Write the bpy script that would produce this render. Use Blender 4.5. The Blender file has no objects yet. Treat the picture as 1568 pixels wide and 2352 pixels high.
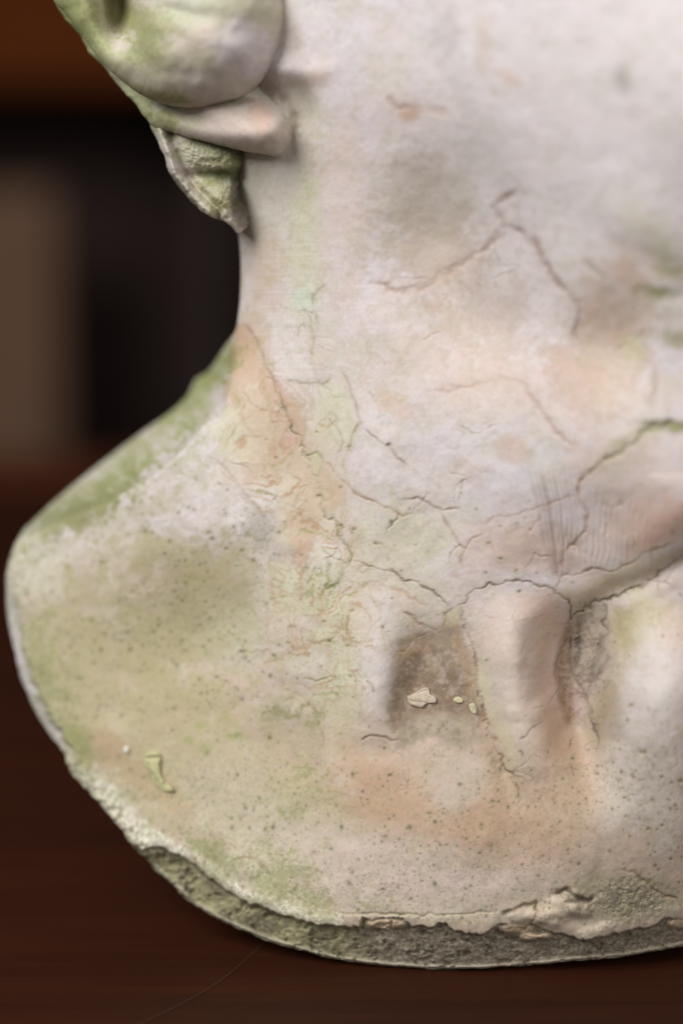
import bpy, math, numpy as np
from mathutils import Vector
R_ = math.radians
S = bpy.context.scene
C = S.collection

# ------------------------------------------------------------------ camera
# modelling units: 1 unit = 0.1 mm on the plane 0.45 m in front of the lens
FOC = 4500.0; D0 = 0.45; TH = R_(10.0)
HC = D0*((2226-1176)/FOC*math.cos(TH) + math.sin(TH))        # camera height over the table
cam_d = bpy.data.cameras.new('camera'); cam = bpy.data.objects.new('camera', cam_d); C.objects.link(cam)
cam.location = (0, 0, HC); cam.rotation_euler = (math.pi/2 - TH, 0, 0)
cam_d.sensor_fit = 'VERTICAL'; cam_d.sensor_height = 36; cam_d.sensor_width = 24
cam_d.lens = 36*FOC/2352.0
cam_d.clip_start = 0.01; cam_d.clip_end = 50
cam_d.dof.use_dof = True; cam_d.dof.focus_distance = 0.442; cam_d.dof.aperture_fstop = 3.3
S.camera = cam

# ------------------------------------------------------------------ light
W = bpy.data.worlds.new('World'); S.world = W; W.use_nodes = True
bg = W.node_tree.nodes['Background']; bg.inputs[0].default_value = (0.86, 0.88, 1.0, 1); bg.inputs[1].default_value = 0.10
def area(name, loc, target, size, power, col):
    l = bpy.data.lights.new(name, 'AREA'); l.shape = 'RECTANGLE'; l.size, l.size_y = size
    l.energy = power; l.color = col
    o = bpy.data.objects.new(name, l); C.objects.link(o); o.location = loc
    o.rotation_euler = (Vector(target)-Vector(loc)).to_track_quat('-Z', 'Y').to_euler()
    return o
area('window_light', (-0.80, -0.25, 0.93), (0.02, 0.45, 0.12), (0.7, 0.8), 23.0, (1.0, 0.985, 0.995))
area('fill_light', (0.55, -0.75, 0.55), (0.05, 0.45, 0.2), (1.0, 0.9), 9.0, (1.0, 0.96, 0.94))  # added fill lamp, unseen, brightening the bust from front right
S.view_settings.view_transform = 'Standard'; S.view_settings.look = 'None'
S.view_settings.exposure = 0.0; S.view_settings.gamma = 1.0

# ------------------------------------------------------------------ helpers
def world(X, Y, h):
    p = D0 - h*1e-4
    x = (X-784)/FOC*p; y = -(Y-1176)/FOC*p
    return np.stack([x, y*math.sin(TH)+p*math.cos(TH), HC + y*math.cos(TH)-p*math.sin(TH)], -1)

def lin(c):
    c = np.asarray(c, float)/255.0
    return np.where(c <= 0.04045, c/12.92, ((c+0.055)/1.055)**2.4)

def vnoise(x, y, seed=0):
    xi = np.floor(x).astype(np.int64); yi = np.floor(y).astype(np.int64)
    fx = x-xi; fy = y-yi; fx = fx*fx*fx*(fx*(fx*6-15)+10); fy = fy*fy*fy*(fy*(fy*6-15)+10)
    def hsh(a, b):
        n = (a*374761393 + b*668265263 + seed*974634777) & 0xffffffff
        n = ((n ^ (n >> 13))*1274126177) & 0xffffffff
        n = (n ^ (n >> 16)) & 0xffff
        return n/32767.5 - 1
    a = hsh(xi, yi); b = hsh(xi+1, yi); c = hsh(xi, yi+1); d = hsh(xi+1, yi+1)
    return (a+(b-a)*fx)*(1-fy) + (c+(d-c)*fx)*fy
def fbm(x, y, scale, octs=4, seed=0, gain=0.55):
    v = 0; a = 1; t = 0; s = 1.0/scale
    for k in range(octs):
        ca, sa = math.cos(k*0.7), math.sin(k*0.7)
        v = v + a*vnoise((x*ca-y*sa)*s+17.3*k, (x*sa+y*ca)*s-5.1*k, seed+k); t += a; a *= gain; s *= 2.03
    return v/t*1.5
def sst(a, b, x):
    t = np.clip((x-a)/(b-a), 0, 1); return t*t*(3-2*t)

def tps_fit(P):
    P = np.array(P, float); n = len(P); q = P[:, :2]/1000.0
    r2 = ((q[:, None]-q[None])**2).sum(-1); K = 0.5*r2*np.log(r2+1e-12) + np.eye(n)*2e-4
    M = np.zeros((n+3, n+3)); M[:n, :n] = K; M[:n, n] = 1; M[:n, n+1:] = q; M[n, :n] = 1; M[n+1:, :n] = q.T
    return q, np.linalg.solve(M, np.concatenate([P[:, 2], [0, 0, 0]]))
def tps_eval(f, X, Y):
    q, w = f; x = X/1000.0; y = Y/1000.0; n = len(q)
    o = w[n] + w[n+1]*x + w[n+2]*y
    for i in range(n):
        r2 = (x-q[i, 0])**2 + (y-q[i, 1])**2
        o = o + w[i]*0.5*r2*np.log(r2+1e-12)
    return o

def catmull(P, step, closed=True):
    P = np.array(P, float); n = len(P); out = []
    for i in range(n if closed else n-1):
        p0, p1, p2, p3 = (P[(i+k-1) % n] for k in range(4)) if closed else (P[max(i-1, 0)], P[i], P[i+1], P[min(i+2, n-1)])
        m = max(2, int(np.linalg.norm(p2[:2]-p1[:2])/step)); t = np.linspace(0, 1, m, endpoint=False)[:, None]
        out.append(0.5*((2*p1)+(-p0+p2)*t+(2*p0-5*p1+4*p2-p3)*t*t+(-p0+3*p1-3*p2+p3)*t**3))
    if not closed: out.append(P[-1:])
    return np.concatenate(out)

def seg_dist(X, Y, L):
    """distance to a polyline and the fraction along it"""
    L = np.array(L, float); best = np.full(X.shape, 1e9); fr = np.zeros(X.shape); n = len(L)-1
    for i in range(n):
        ax, ay = L[i, :2]; bx, by = L[i+1, :2]; dx, dy = bx-ax, by-ay; l2 = dx*dx+dy*dy+1e-9
        t = np.clip(((X-ax)*dx+(Y-ay)*dy)/l2, 0, 1)
        d = np.hypot(X-ax-t*dx, Y-ay-t*dy); m = d < best
        best = np.where(m, d, best); fr = np.where(m, (i+t)/n, fr)
    return best, fr
def poly_sd(X, Y, P):
    """signed distance to a closed outline, negative inside"""
    d, _f = seg_dist(X, Y, list(P)+[P[0]]); ins = np.zeros(X.shape, bool)
    for (ax, ay), (bx, by) in zip(P, list(P[1:])+[P[0]]):
        c = (ay > Y) != (by > Y)
        if ay != by: ins ^= c & (X < (bx-ax)*(Y-ay)/(by-ay)+ax)
    return np.where(ins, -d, d)
def local(X, Y, L, pad):
    L = np.array(L, float)
    return np.nonzero((X > L[:, 0].min()-pad) & (X < L[:, 0].max()+pad) & (Y > L[:, 1].min()-pad) & (Y < L[:, 1].max()+pad))[0]

# ------------------------------------------------------------------ weathering of the plaster (colour, with some light and shade painted in)
# rows: x, y, rx, ry, rotation, colour, strength, raggedness
WHITE = (206, 200, 203); CREAM = (198, 196, 176); PINK = (200, 178, 164); TAN = (184, 153, 126); ORANGE = (176, 133, 101)
ALGAE = (154, 156, 98); LIME = (148, 160, 80); OLIVE = (144, 136, 92); MOSS = (96, 98, 62); BROWN = (142, 122, 100); PALEG = (196, 194, 156)
DARK = (60, 56, 44); LAV = (204, 196, 192); GREY = (150, 146, 136); RUST = (176, 120, 88); KHAKI = (166, 156, 124)
BLOBS = [
 (575, 480, 34, 90, 8, (132, 124, 116), .65, 1.0), (640, 160, 50, 28, 10, (214, 206, 206), .9, .4), (720, 180, 44, 20, -20, PINK, .6, .6), (690, 225, 34, 60, -15, (140, 126, 110), .6, .5),  # last blob: painted shade below the ear lobe
 # neck
 (640, 420, 90, 260, 8, CREAM, .6, .5), (700, 560, 40, 260, 4, PALEG, .7, .6), (790, 480, 60, 220, 0, PINK, .45, .7),
 (698, 688, 30, 32, 0, (192, 204, 184), .95, .25), (610, 640, 45, 110, 0, TAN, .45, .8), (580, 800, 55, 90, 0, TAN, .7, .6),
 (665, 790, 50, 75, -15, WHITE, .6, .4), (640, 960, 70, 110, -18, TAN, .4, .9),
 (600, 1060, 55, 60, 0, TAN, .6, .8), (760, 960, 45, 90, 15, PALEG, .7, .5), (700, 1180, 55, 120, 20, TAN, .75, .8),
 (770, 1180, 35, 120, -25, PINK, .5, .6), (880, 1010, 110, 170, -25, LAV, .75, .5), (960, 1150, 150, 90, 10, LAV, .6, .6),
 (940, 260, 30, 24, 0, ORANGE, .7, .5), (970, 500, 120, 190, 0, (176, 162, 142), .5, .9), (1010, 600, 110, 110, 0, (172, 150, 132), .4, .9),  # brown blobs paint the shade of the hollow below the jaw
 (1130, 730, 120, 120, 0, (176, 158, 144), .6, .9), (1000, 830, 180, 120, 0, PINK, .35, .9), (900, 925, 50, 26, 25, PINK, .8, .6),  # first blob: painted shade of the lower throat hollow
 (1180, 1030, 40, 36, 0, TAN, .5, .7), (1240, 900, 190, 90, 12, PINK, .45, .8), (1380, 840, 110, 130, 0, TAN, .55, .7),
 (1420, 700, 110, 90, 10, TAN, .5, .7), (1470, 610, 90, 50, 20, TAN, .35, .8), (1150, 1250, 110, 60, 0, PINK, .6, .7),
 (930, 1230, 130, 80, 15, PALEG, .65, .6), (900, 1330, 160, 60, 15, PALEG, .5, .7), (1440, 1100, 140, 100, 0, PINK, .5, .7),
 (1480, 1200, 130, 60, -22, (196, 160, 140), .6, .6), (1240, 1260, 110, 60, 0, PINK, .7, .5),  # first blob: painted shading where the neck turns downward
 (1170, 180, 45, 14, 25, PINK, .7, .5), (1110, 100, 22, 70, 0, PINK, .4, .6), (1430, 180, 22, 40, 0, (160, 160, 150), .65, .4),
 (1030, 60, 36, 60, 0, GREY, .3, .7), (1480, 520, 70, 36, 30, PALEG, .5, .7), (1530, 590, 60, 30, 25, ALGAE, .5, .7),
 (1515, 672, 46, 22, 5, (128, 130, 80), .8, 1.0), (1555, 780, 44, 24, 0, (134, 136, 86), .7, 1.0), (1540, 630, 60, 24, 20, ALGAE, .6, 1.0), (1455, 800, 28, 40, 0, PALEG, .7, .6),
 (1505, 978, 62, 17, 3, MOSS, .75, .9), (1568, 980, 30, 14, 0, MOSS, .7, .6), (1410, 1330, 150, 24, -18, (172, 160, 118), .6, .9),
 (1430, 1010, 60, 12, -35, ALGAE, .6, .8), (1100, 300, 200, 60, 60, (190, 184, 180), .5, .8),
 # back strip and shoulder
 (318, 1035, 350, 58, -38, (170, 168, 136), .65, 1.2), (318, 1035, 350, 50, -38, ALGAE, .2, 2.0), (392, 962, 140, 28, -42, LIME, .6, 1.5), (360, 1040, 100, 14, -42, LIME, .6, 1.2), (240, 1060, 90, 10, -38, (184, 182, 160), .6, 1.2), (500, 850, 90, 30, -55, LIME, .75, .5),
 (180, 1160, 150, 34, -30, ALGAE, .6, 1.1), (215, 1170, 70, 26, -15, MOSS, .6, 1.0), (270, 1130, 90, 26, -30, LIME, .35, 1.4),
 (480, 1135, 150, 75, -35, LAV, .75, .9), (330, 1120, 200, 34, -34, ALGAE, .35, 1.8), (300, 1190, 200, 40, -25, (170, 164, 134), .5, 1.6), (540, 1200, 80, 60, 10, LAV, .7, .8), (540, 1000, 60, 70, 0, CREAM, .7, .6),
 (200, 1260, 130, 45, -20, LAV, .5, .8), (120, 1330, 60, 90, 0, CREAM, .6, .7),
 (400, 1410, 290, 190, 0, KHAKI, .8, .9), (420, 1440, 230, 190, 0, OLIVE, .26, 1.5), (200, 1520, 160, 140, 40, KHAKI, .7, .7),  # khaki stain, also darkening the concave shoulder as painted shade
 (110, 1560, 60, 170, -22, ALGAE, .5, .8), (350, 1590, 220, 90, 10, KHAKI, .6, .8), (560, 1480, 120, 90, 0, CREAM, .6, .8),
 (640, 1350, 55, 75, 0, CREAM, .9, .5), (660, 1240, 50, 30, 20, CREAM, .6, .8), (600, 1240, 55, 40, 20, GREY, .45, 1.0),
 (250, 1720, 80, 50, 20, (170, 138, 114), .9, .6), (340, 1790, 95, 40, 30, (172, 142, 116), .85, .7), (410, 1850, 70, 20, 25, (184, 150, 122), .7, .8),
 (60, 1300, 50, 100, 10, CREAM, .6, .6),
 # hollows and ridges
 (740, 1380, 60, 130, 0, PALEG, .8, .6), (790, 1560, 70, 180, 0, PALEG, .65, .7), (760, 1450, 40, 30, 0, CREAM, .9, .5), (700, 1500, 60, 60, 0, CREAM, .6, .6),
 (690, 1620, 45, 30, 0, CREAM, .8, .6), (650, 1640, 40, 18, 0, MOSS, .7, 1.0), (680, 1705, 80, 56, 20, (142, 130, 92), .55, 1.2), (710, 1740, 60, 30, 0, MOSS, .3, 1.4),
 (720, 1655, 34, 34, 0, OLIVE, .5, 1.2), (870, 1500, 50, 190, 0, LAV, .75, .5),
 (1150, 1450, 60, 100, 0, PINK, .5, .7), (1190, 1560, 45, 180, -4, (200, 188, 176), .5, .7), (1240, 1390, 50, 40, 0, PINK, .6, .6),
 (1490, 1420, 90, 80, -10, (182, 174, 132), .7, .8), (1510, 1580, 70, 150, 0, LAV, .75, .6), (1550, 1440, 40, 70, 0, PINK, .5, .6),
 # lower chest
 (360, 1660, 330, 320, 0, (172, 162, 120), .5, 1.1), (700, 1880, 260, 110, 12, (184, 172, 136), .5, 1.2), (1080, 1860, 380, 120, 8, (172, 140, 112), .75, .9), (1320, 1760, 40, 110, -16, (158, 126, 98), .55, 1.0),
 (1050, 1800, 420, 110, 5, (188, 170, 150), .7, 1.0),
 (1250, 1940, 120, 80, 0, PINK, .7, .9), (800, 1960, 320, 90, 10, (196, 180, 168), .8, .8),
 (1000, 2030, 320, 40, 0, (204, 186, 176), .7, .8), (1460, 1850, 110, 180, 0, (200, 192, 184), .7, .6), (1430, 2060, 120, 70, 0, (150, 142, 112), .85, .7),
 (1440, 1950, 60, 60, 40, TAN, .5, .8), (580, 1860, 160, 70, 25, (190, 180, 158), .7, .9), (760, 1850, 120, 60, 0, ALGAE, .25, 1.6), (660, 1820, 70, 70, 0, ALGAE, .28, 1.6),
 (620, 1960, 140, 30, 28, PALEG, .6, .9), (560, 2000, 70, 40, 20, CREAM, .8, .7), (640, 2040, 110, 34, 25, PALEG, .8, .8), (500, 1970, 80, 30, 30, ALGAE, .5, 1.0),
 (460, 1668, 18, 12, 0, LIME, .7, .8), (540, 1690, 16, 9, 0, LIME, .6, .8), (430, 1700, 12, 10, 0, LIME, .5, .8), (470, 1720, 14, 12, 0, LIME, .5, .8),
 (1230, 2080, 120, 26, 0, (198, 182, 160), .8, .6),
 # crumbling white edge
 (250, 1830, 130, 26, 42, (206, 206, 190), .9, .6), (330, 1925, 60, 30, 20, (204, 206, 186), .9, .6), (410, 1965, 70, 20, 28, (200, 200, 186), .8, .8),
 (190, 1730, 60, 20, 50, ALGAE, .6, 1.0), (520, 2020, 90, 16, 32, ALGAE, .5, 1.0),
]
POLYS = [  # outline, colour, strength, softness, raggedness
 ([(545,750),(575,760),(600,830),(630,860),(650,900),(690,940),(710,1000),(740,1060),(790,1110),(800,1150),(770,1170),(740,1180),(720,1230),(700,1290),(690,1310),(668,1290),(650,1220),(680,1160),(640,1150),(620,1090),(590,1100),(560,1110),(548,1060),(560,1000),(560,960),(540,930),(525,900),(535,850),(545,800)], (184,150,124), .8, 8, 12),
 ([(640,1080),(680,1100),(690,1150),(650,1170),(630,1120)], (202,192,178), .6, 6, 6),
 ([(540,930),(575,980),(585,1040),(545,1060),(500,1040),(480,1000),(510,940)], (196,194,170), .7, 12, 10),
 ([(630,720),(700,730),(715,800),(715,870),(660,870),(640,820)], (206,198,192), .7, 10, 8),
 ([(745,880),(800,900),(820,980),(805,1030),(780,1040),(745,990),(735,930)], (196,198,172), .7, 12, 10),
 ([(708,1045),(738,1045),(740,1080),(726,1100),(712,1080)], (178,178,136), .6, 4, 4),
 ([(580,1170),(620,1200),(650,1240),(690,1260),(680,1300),(620,1290),(590,1250),(560,1200)], (150,146,136), .5, 14, 16),
 ([(620,1290),(690,1300),(686,1390),(660,1408),(632,1390)], (200,194,168), .8, 3, 5),
 ([(750,1370),(775,1360),(790,1420),(775,1470),(745,1480),(720,1470),(735,1430)], (200,194,166), .85, 3, 5),
 ([(690,1590),(715,1610),(720,1640),(690,1640),(665,1640),(670,1610)], (196,182,160), .7, 3, 6),
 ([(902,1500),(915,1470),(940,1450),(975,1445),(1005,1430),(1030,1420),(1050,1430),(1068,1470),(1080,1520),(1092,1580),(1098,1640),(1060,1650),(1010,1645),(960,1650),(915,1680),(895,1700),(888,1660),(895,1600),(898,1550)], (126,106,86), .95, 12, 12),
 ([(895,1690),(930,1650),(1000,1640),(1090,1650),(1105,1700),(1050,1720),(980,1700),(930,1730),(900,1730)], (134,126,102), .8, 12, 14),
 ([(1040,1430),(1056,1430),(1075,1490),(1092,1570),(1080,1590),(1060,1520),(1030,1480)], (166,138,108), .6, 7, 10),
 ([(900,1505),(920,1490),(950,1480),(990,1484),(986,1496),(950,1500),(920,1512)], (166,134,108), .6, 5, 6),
 ([(1022,1400),(1052,1392),(1062,1425),(1040,1440),(1015,1440)], (188,180,140), .6, 6, 8),
 ([(1095,1580),(1120,1640),(1140,1700),(1165,1760),(1190,1770),(1180,1700),(1140,1640),(1115,1540),(1090,1480)], (200,194,156), .65, 18, 12),
 ([(1228,1400),(1270,1395),(1300,1420),(1275,1500),(1270,1600),(1295,1680),(1340,1760),(1350,1840),(1300,1870),(1260,1780),(1240,1690),(1224,1600),(1220,1480)], (188,148,120), .68, 70, 16),  # orange stain, also painted shade on the ridge's right flank
 ([(1400,1380),(1450,1400),(1460,1480),(1420,1560),(1400,1640),(1375,1720),(1350,1700),(1365,1600),(1395,1520)], (150,136,94), .7, 24, 16),
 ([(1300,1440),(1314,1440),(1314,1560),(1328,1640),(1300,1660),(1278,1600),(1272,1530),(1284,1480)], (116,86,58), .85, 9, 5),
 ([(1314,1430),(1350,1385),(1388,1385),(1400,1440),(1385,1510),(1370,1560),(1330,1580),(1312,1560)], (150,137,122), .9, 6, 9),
 ([(1312,1590),(1335,1570),(1348,1585),(1350,1640),(1340,1660),(1318,1640)], (172,150,142), .85, 4, 4),
 ([(785,1700),(850,1710),(950,1790),(1000,1870),(1050,1880),(1100,1840),(1120,1790),(1150,1790),(1200,1860),(1300,1800),(1350,1830),(1330,1920),(1300,1980),(1200,1960),(1100,1960),(950,1900),(850,1880),(790,1820)], (178,144,116), .7, 52, 34),
 ([(1110,1730),(1140,1760),(1190,1830),(1250,1890),(1180,1920),(1100,1900),(1060,1880),(1110,1830),(1130,1780)], (170,130,100), .55, 36, 24),
 ([(1000,1740),(1090,1720),(1115,1780),(1090,1840),(1040,1870),(1000,1850),(980,1790)], (184,170,154), .75, 12, 14),
 ([(160,1735),(230,1800),(300,1870),(350,1905),(430,1940),(520,2000),(600,2050),(700,2090),(780,2105),(780,2135),(640,2100),(550,2066),(500,2030),(425,1970),(370,1948),(320,1952),(240,1875),(165,1785)], (226,222,204), .85, 9, 18),
 ([(1440,1290),(1580,1225),(1580,1150),(1500,1190),(1440,1250)], (190,152,130), .6, 26, 14),  # painted shading of the neck turning down to the collar bone
 ([(1300,1400),(1334,1350),(1440,1330),(1580,1250),(1580,1280),(1480,1345),(1400,1372),(1330,1405)], (182,166,134), .5, 14, 8),
]
HAIRBLOBS = [
 (170, 30, 70, 110, -25, LIME, .95, .4), (215, 120, 60, 120, -35, (162, 170, 116), .8, .8), (300, 240, 60, 60, 40, (150, 162, 104), .8, .5),
 (275, 30, 40, 60, 0, (104, 104, 48), .9, .5), (350, 60, 80, 60, 0, ALGAE, .8, .6), (400, 150, 160, 80, 0, (176, 172, 146), .8, .6), (330, 110, 60, 50, 0, LIME, .5, .8),
 (430, 20, 80, 50, 0, (190, 194, 172), .7, .6), (560, 30, 80, 60, 0, (168, 166, 140), .8, .7), (560, 110, 80, 70, 0, (200, 190, 194), .9, .4),
 (470, 190, 70, 40, 0, (196, 188, 182), .7, .5), (400, 225, 80, 18, 12, OLIVE, .8, .7), (520, 240, 60, 10, -10, (110, 104, 72), .8, .7),
 (560, 290, 130, 50, 10, (192, 176, 166), .9, .3), (600, 270, 26, 46, -10, (196, 166, 150), .7, .4), (430, 275, 60, 30, 20, (178, 176, 150), .8, .6), (380, 280, 60, 26, 30, ALGAE, .8, .7),
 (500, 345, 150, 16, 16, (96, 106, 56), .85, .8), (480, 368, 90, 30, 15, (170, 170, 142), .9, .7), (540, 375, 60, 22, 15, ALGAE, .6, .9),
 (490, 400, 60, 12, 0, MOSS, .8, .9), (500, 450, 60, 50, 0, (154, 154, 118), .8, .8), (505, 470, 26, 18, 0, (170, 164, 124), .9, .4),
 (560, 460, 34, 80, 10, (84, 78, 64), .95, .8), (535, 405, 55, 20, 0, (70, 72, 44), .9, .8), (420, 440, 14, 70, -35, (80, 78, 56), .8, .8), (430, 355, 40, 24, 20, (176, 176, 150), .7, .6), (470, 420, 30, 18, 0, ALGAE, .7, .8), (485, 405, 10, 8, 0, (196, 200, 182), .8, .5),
 (640, 160, 70, 30, 10, (212, 204, 204), .9, .3), (720, 180, 50, 24, -20, PINK, .6, .6),
]
CRACKS_AND_SHADE = [
 ([(596,196),(640,212),(664,245),(678,290),(668,345)], 11, (120, 104, 86), .5, 8, 3),  # groove beside the hair lock, its shade painted as a dark line
  # points, width, colour, strength, depth, meander
 ([(820,1290),(865,1305),(900,1315),(935,1330),(975,1350),(1000,1365),(1020,1380),(1040,1395)], 2.7, (92,86,64), .75, 3.5, 4),
 ([(1045,1392),(1070,1378),(1090,1355),(1130,1342),(1180,1335),(1220,1340),(1250,1350),(1275,1355),(1300,1375),(1310,1400),(1312,1425),(1300,1460),(1283,1500),(1275,1540),(1270,1570)], 2.7, (88,74,58), .75, 4, 4),
 ([(1272,1349),(1290,1326),(1334,1314),(1364,1306),(1404,1314),(1449,1294),(1499,1264),(1568,1235)], 2.6, (120,98,78), .7, 3, 3),
 ([(1314,1429),(1334,1404),(1384,1374),(1440,1359),(1484,1339),(1530,1300),(1600,1262)], 3.4, (84,80,50), .75, 4, 5),
 ([(1284,1304),(1294,1269),(1307,1249),(1324,1251),(1332,1276)], 2.6, (140,112,92), .7, 3, 2),
 ([(1310,1250),(1324,1241),(1347,1224),(1347,1174),(1327,1144),(1329,1114),(1349,1084),(1379,1064),(1414,1044),(1454,1019)], 3.2, (142,118,90), .7, 4, 4),
 ([(1379,1064),(1414,1044),(1454,1019),(1480,990),(1530,975),(1600,980)], 8, (120,124,76), .7, 7, 6),
 ([(1324,1136),(1269,1154),(1224,1169),(1174,1184),(1134,1191),(1109,1204)], 2.6, (150,124,112), .6, 2, 3),
 ([(974,904),(1084,884),(1159,869),(1204,879),(1219,919),(1249,949),(1274,989),(1304,1016),(1339,1034)], 5, (164,138,126), .55, 3, 4),
 ([(919,1151),(954,1144),(984,1156),(1009,1169),(1054,1169)], 2.8, (136,118,104), .7, 3, 2),
 ([(1009,1174),(1034,1214),(1059,1254),(1069,1261),(1057,1279),(1059,1299)], 2.8, (140,122,102), .7, 3, 2),
 ([(1069,1258),(1084,1239),(1110,1225)], 2.2, (150,122,104), .6, 2, 2),
 ([(789,1104),(814,1131),(854,1151),(889,1166),(924,1184),(947,1179)], 3.0, (146,122,92), .75, 3, 2),
 ([(784,854),(799,884),(814,924),(822,959),(829,979)], 3.0, (140,124,110), .7, 3, 2),
 ([(822,972),(806,1000),(804,1024),(798,1036)], 3.0, (110,112,76), .7, 3, 2),
 ([(834,984),(869,1014),(892,1024),(914,1054),(934,1069)], 2.6, (136,120,118), .65, 2, 2),
 ([(565,745),(590,780),(605,830),(625,870),(632,900)], 2.4, (120,108,84), .7, 2, 3),
 ([(630,900),(650,930),(670,970),(690,1010),(705,1045),(715,1080),(725,1110),(735,1140),(755,1180),(775,1215),(795,1250),(808,1280),(808,1298),(795,1312)], 3.0, (92,90,54), .85, 5, 6),
 ([(705,1045),(728,1042),(742,1058),(738,1080),(728,1100)], 3, (120,128,80), .8, 3, 2),
 ([(742,1058),(760,1070),(780,1100),(789,1110)], 2.4, (150,120,90), .6, 2, 2),
 ([(690,700),(712,730),(718,780),(715,830),(725,870),(730,880)], 2.6, (150,140,118), .6, 2, 3),
 ([(655,868),(690,880),(720,882),(745,880),(760,870)], 2.6, (110,104,88), .6, 2, 3),
 ([(745,655),(730,668),(718,682),(716,700)], 3, (120,104,96), .7, 3, 1),
 ([(1204,440),(1159,455),(1129,475),(1159,520),(1199,535),(1229,565),(1244,595),(1269,645),(1304,675),(1329,715),(1324,750),(1315,790)], 8, (150,132,124), .7, 4, 4),
 ([(1159,525),(1109,570),(1069,600),(979,655),(940,668),(909,667),(854,650)], 8, (160,140,126), .6, 4, 4),
 ([(1340,600),(1360,620),(1390,640)], 9, (150,138,120), .5, 4, 3),
 ([(884,215),(909,250),(934,245),(984,255),(1034,257)], 9, (176,158,146), .6, 3, 3),
 ([(1500,850),(1505,900),(1490,930)], 7, (140,124,110), .5, 3, 3),
 ([(829,1700),(849,1690),(889,1695),(920,1700)], 2.6, (110,92,70), .8, 3, 2),
 ([(842,1564),(853,1572),(860,1590)], 2.4, (110,106,100), .8, 2, 1),
 ([(924,1409),(954,1424),(964,1434),(989,1444),(1010,1452)], 3.4, (124,100,80), .75, 4, 3),
 ([(1040,1400),(1022,1412),(1018,1440),(1026,1460)], 3.4, (90,90,60), .8, 4, 3),
 ([(1052,1392),(1066,1430),(1080,1470),(1096,1540),(1102,1600),(1120,1680),(1150,1750),(1180,1800),(1200,1860)], 4.0, (124,104,74), .6, 7, 5),
 ([(1325,1436),(1330,1480),(1318,1545)], 6, (66,60,46), .75, 8, 7),
 ([(1345,1395),(1362,1384),(1400,1372)], 6, (70,74,48), .7, 6, 6),
 ([(1340,1566),(1362,1552),(1386,1522),(1396,1500)], 7, (70,66,54), .75, 9, 7),
 ([(1098,1610),(1106,1650),(1120,1692),(1142,1750),(1172,1792)], 10, (134,108,82), .6, 5, 6),
 ([(1310,1440),(1308,1500),(1316,1560),(1340,1600),(1360,1650),(1372,1720)], 5, (86,72,56), .7, 8, 5),
 ([(1385,1375),(1392,1440),(1372,1500),(1352,1545),(1350,1600)], 6, (78,76,60), .65, 6, 6),
 ([(1195,1700),(1208,1690),(1222,1672),(1250,1655)], 2, (110,100,90), .7, 2, 2),
 ([(618,1290),(622,1330),(628,1375),(645,1408),(672,1405),(685,1380),(688,1330),(715,1290),(735,1270)], 4.5, (176,158,126), .7, 1.5, 3),
 ([(750,1290),(756,1320),(748,1352),(772,1345),(788,1328),(790,1306)], 3.6, (110,124,66), .85, 3, 3),
 ([(745,1350),(735,1380),(742,1405),(728,1425)], 4, (160,140,100), .7, 2, 2),
 ([(700,1470),(725,1478),(760,1472),(778,1450),(800,1436)], 4, (168,152,120), .7, 2, 3),
 ([(600,1530),(650,1505),(700,1492),(720,1474)], 5, (170,148,116), .7, 2, 4),
 ([(814,1400),(822,1370),(824,1354),(854,1339),(904,1349),(949,1379),(994,1397)], 5, (184,160,140), .6, 1.5, 3),
 ([(515,884),(540,929),(560,974),(585,1019),(592,1060),(595,1099)], 5, (176,150,124), .7, 2, 3),
 ([(592,1300),(588,1340),(594,1390)], 3, (140,150,116), .6, 1.5, 2),
 ([(470,1045),(500,1060),(530,1090),(560,1130),(590,1165),(612,1195)], 2, (140,136,130), .6, 1, 3),
 ([(655,1610),(672,1604),(680,1590),(696,1604),(712,1622)], 3, (150,130,96), .7, 3, 2),
 ([(530,1980),(560,1970),(590,1973),(606,1990),(620,2010)], 3.2, (140,134,96), .8, 5, 2),
 ([(640,2035),(690,2070),(740,2090),(784,2098),(900,2100),(1000,2104),(1080,2100),(1140,2092)], 3.2, (176,172,136), .7, 6, 3),
 ([(1150,2100),(1180,2090),(1200,2078),(1230,2075),(1236,2092)], 4, (96,84,62), .85, 9, 3),
 ([(1270,2052),(1300,2042),(1312,2044),(1326,2062),(1352,2066),(1362,2060)], 5, (76,64,48), .95, 14, 2),
 ([(1430,2000),(1460,2010),(1490,2030),(1520,2058),(1568,2072)], 3.4, (120,92,66), .75, 6, 4),
 ([(1236,2092),(1220,2120),(1200,2135)], 3, (130,118,90), .6, 4, 2),
]
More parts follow.
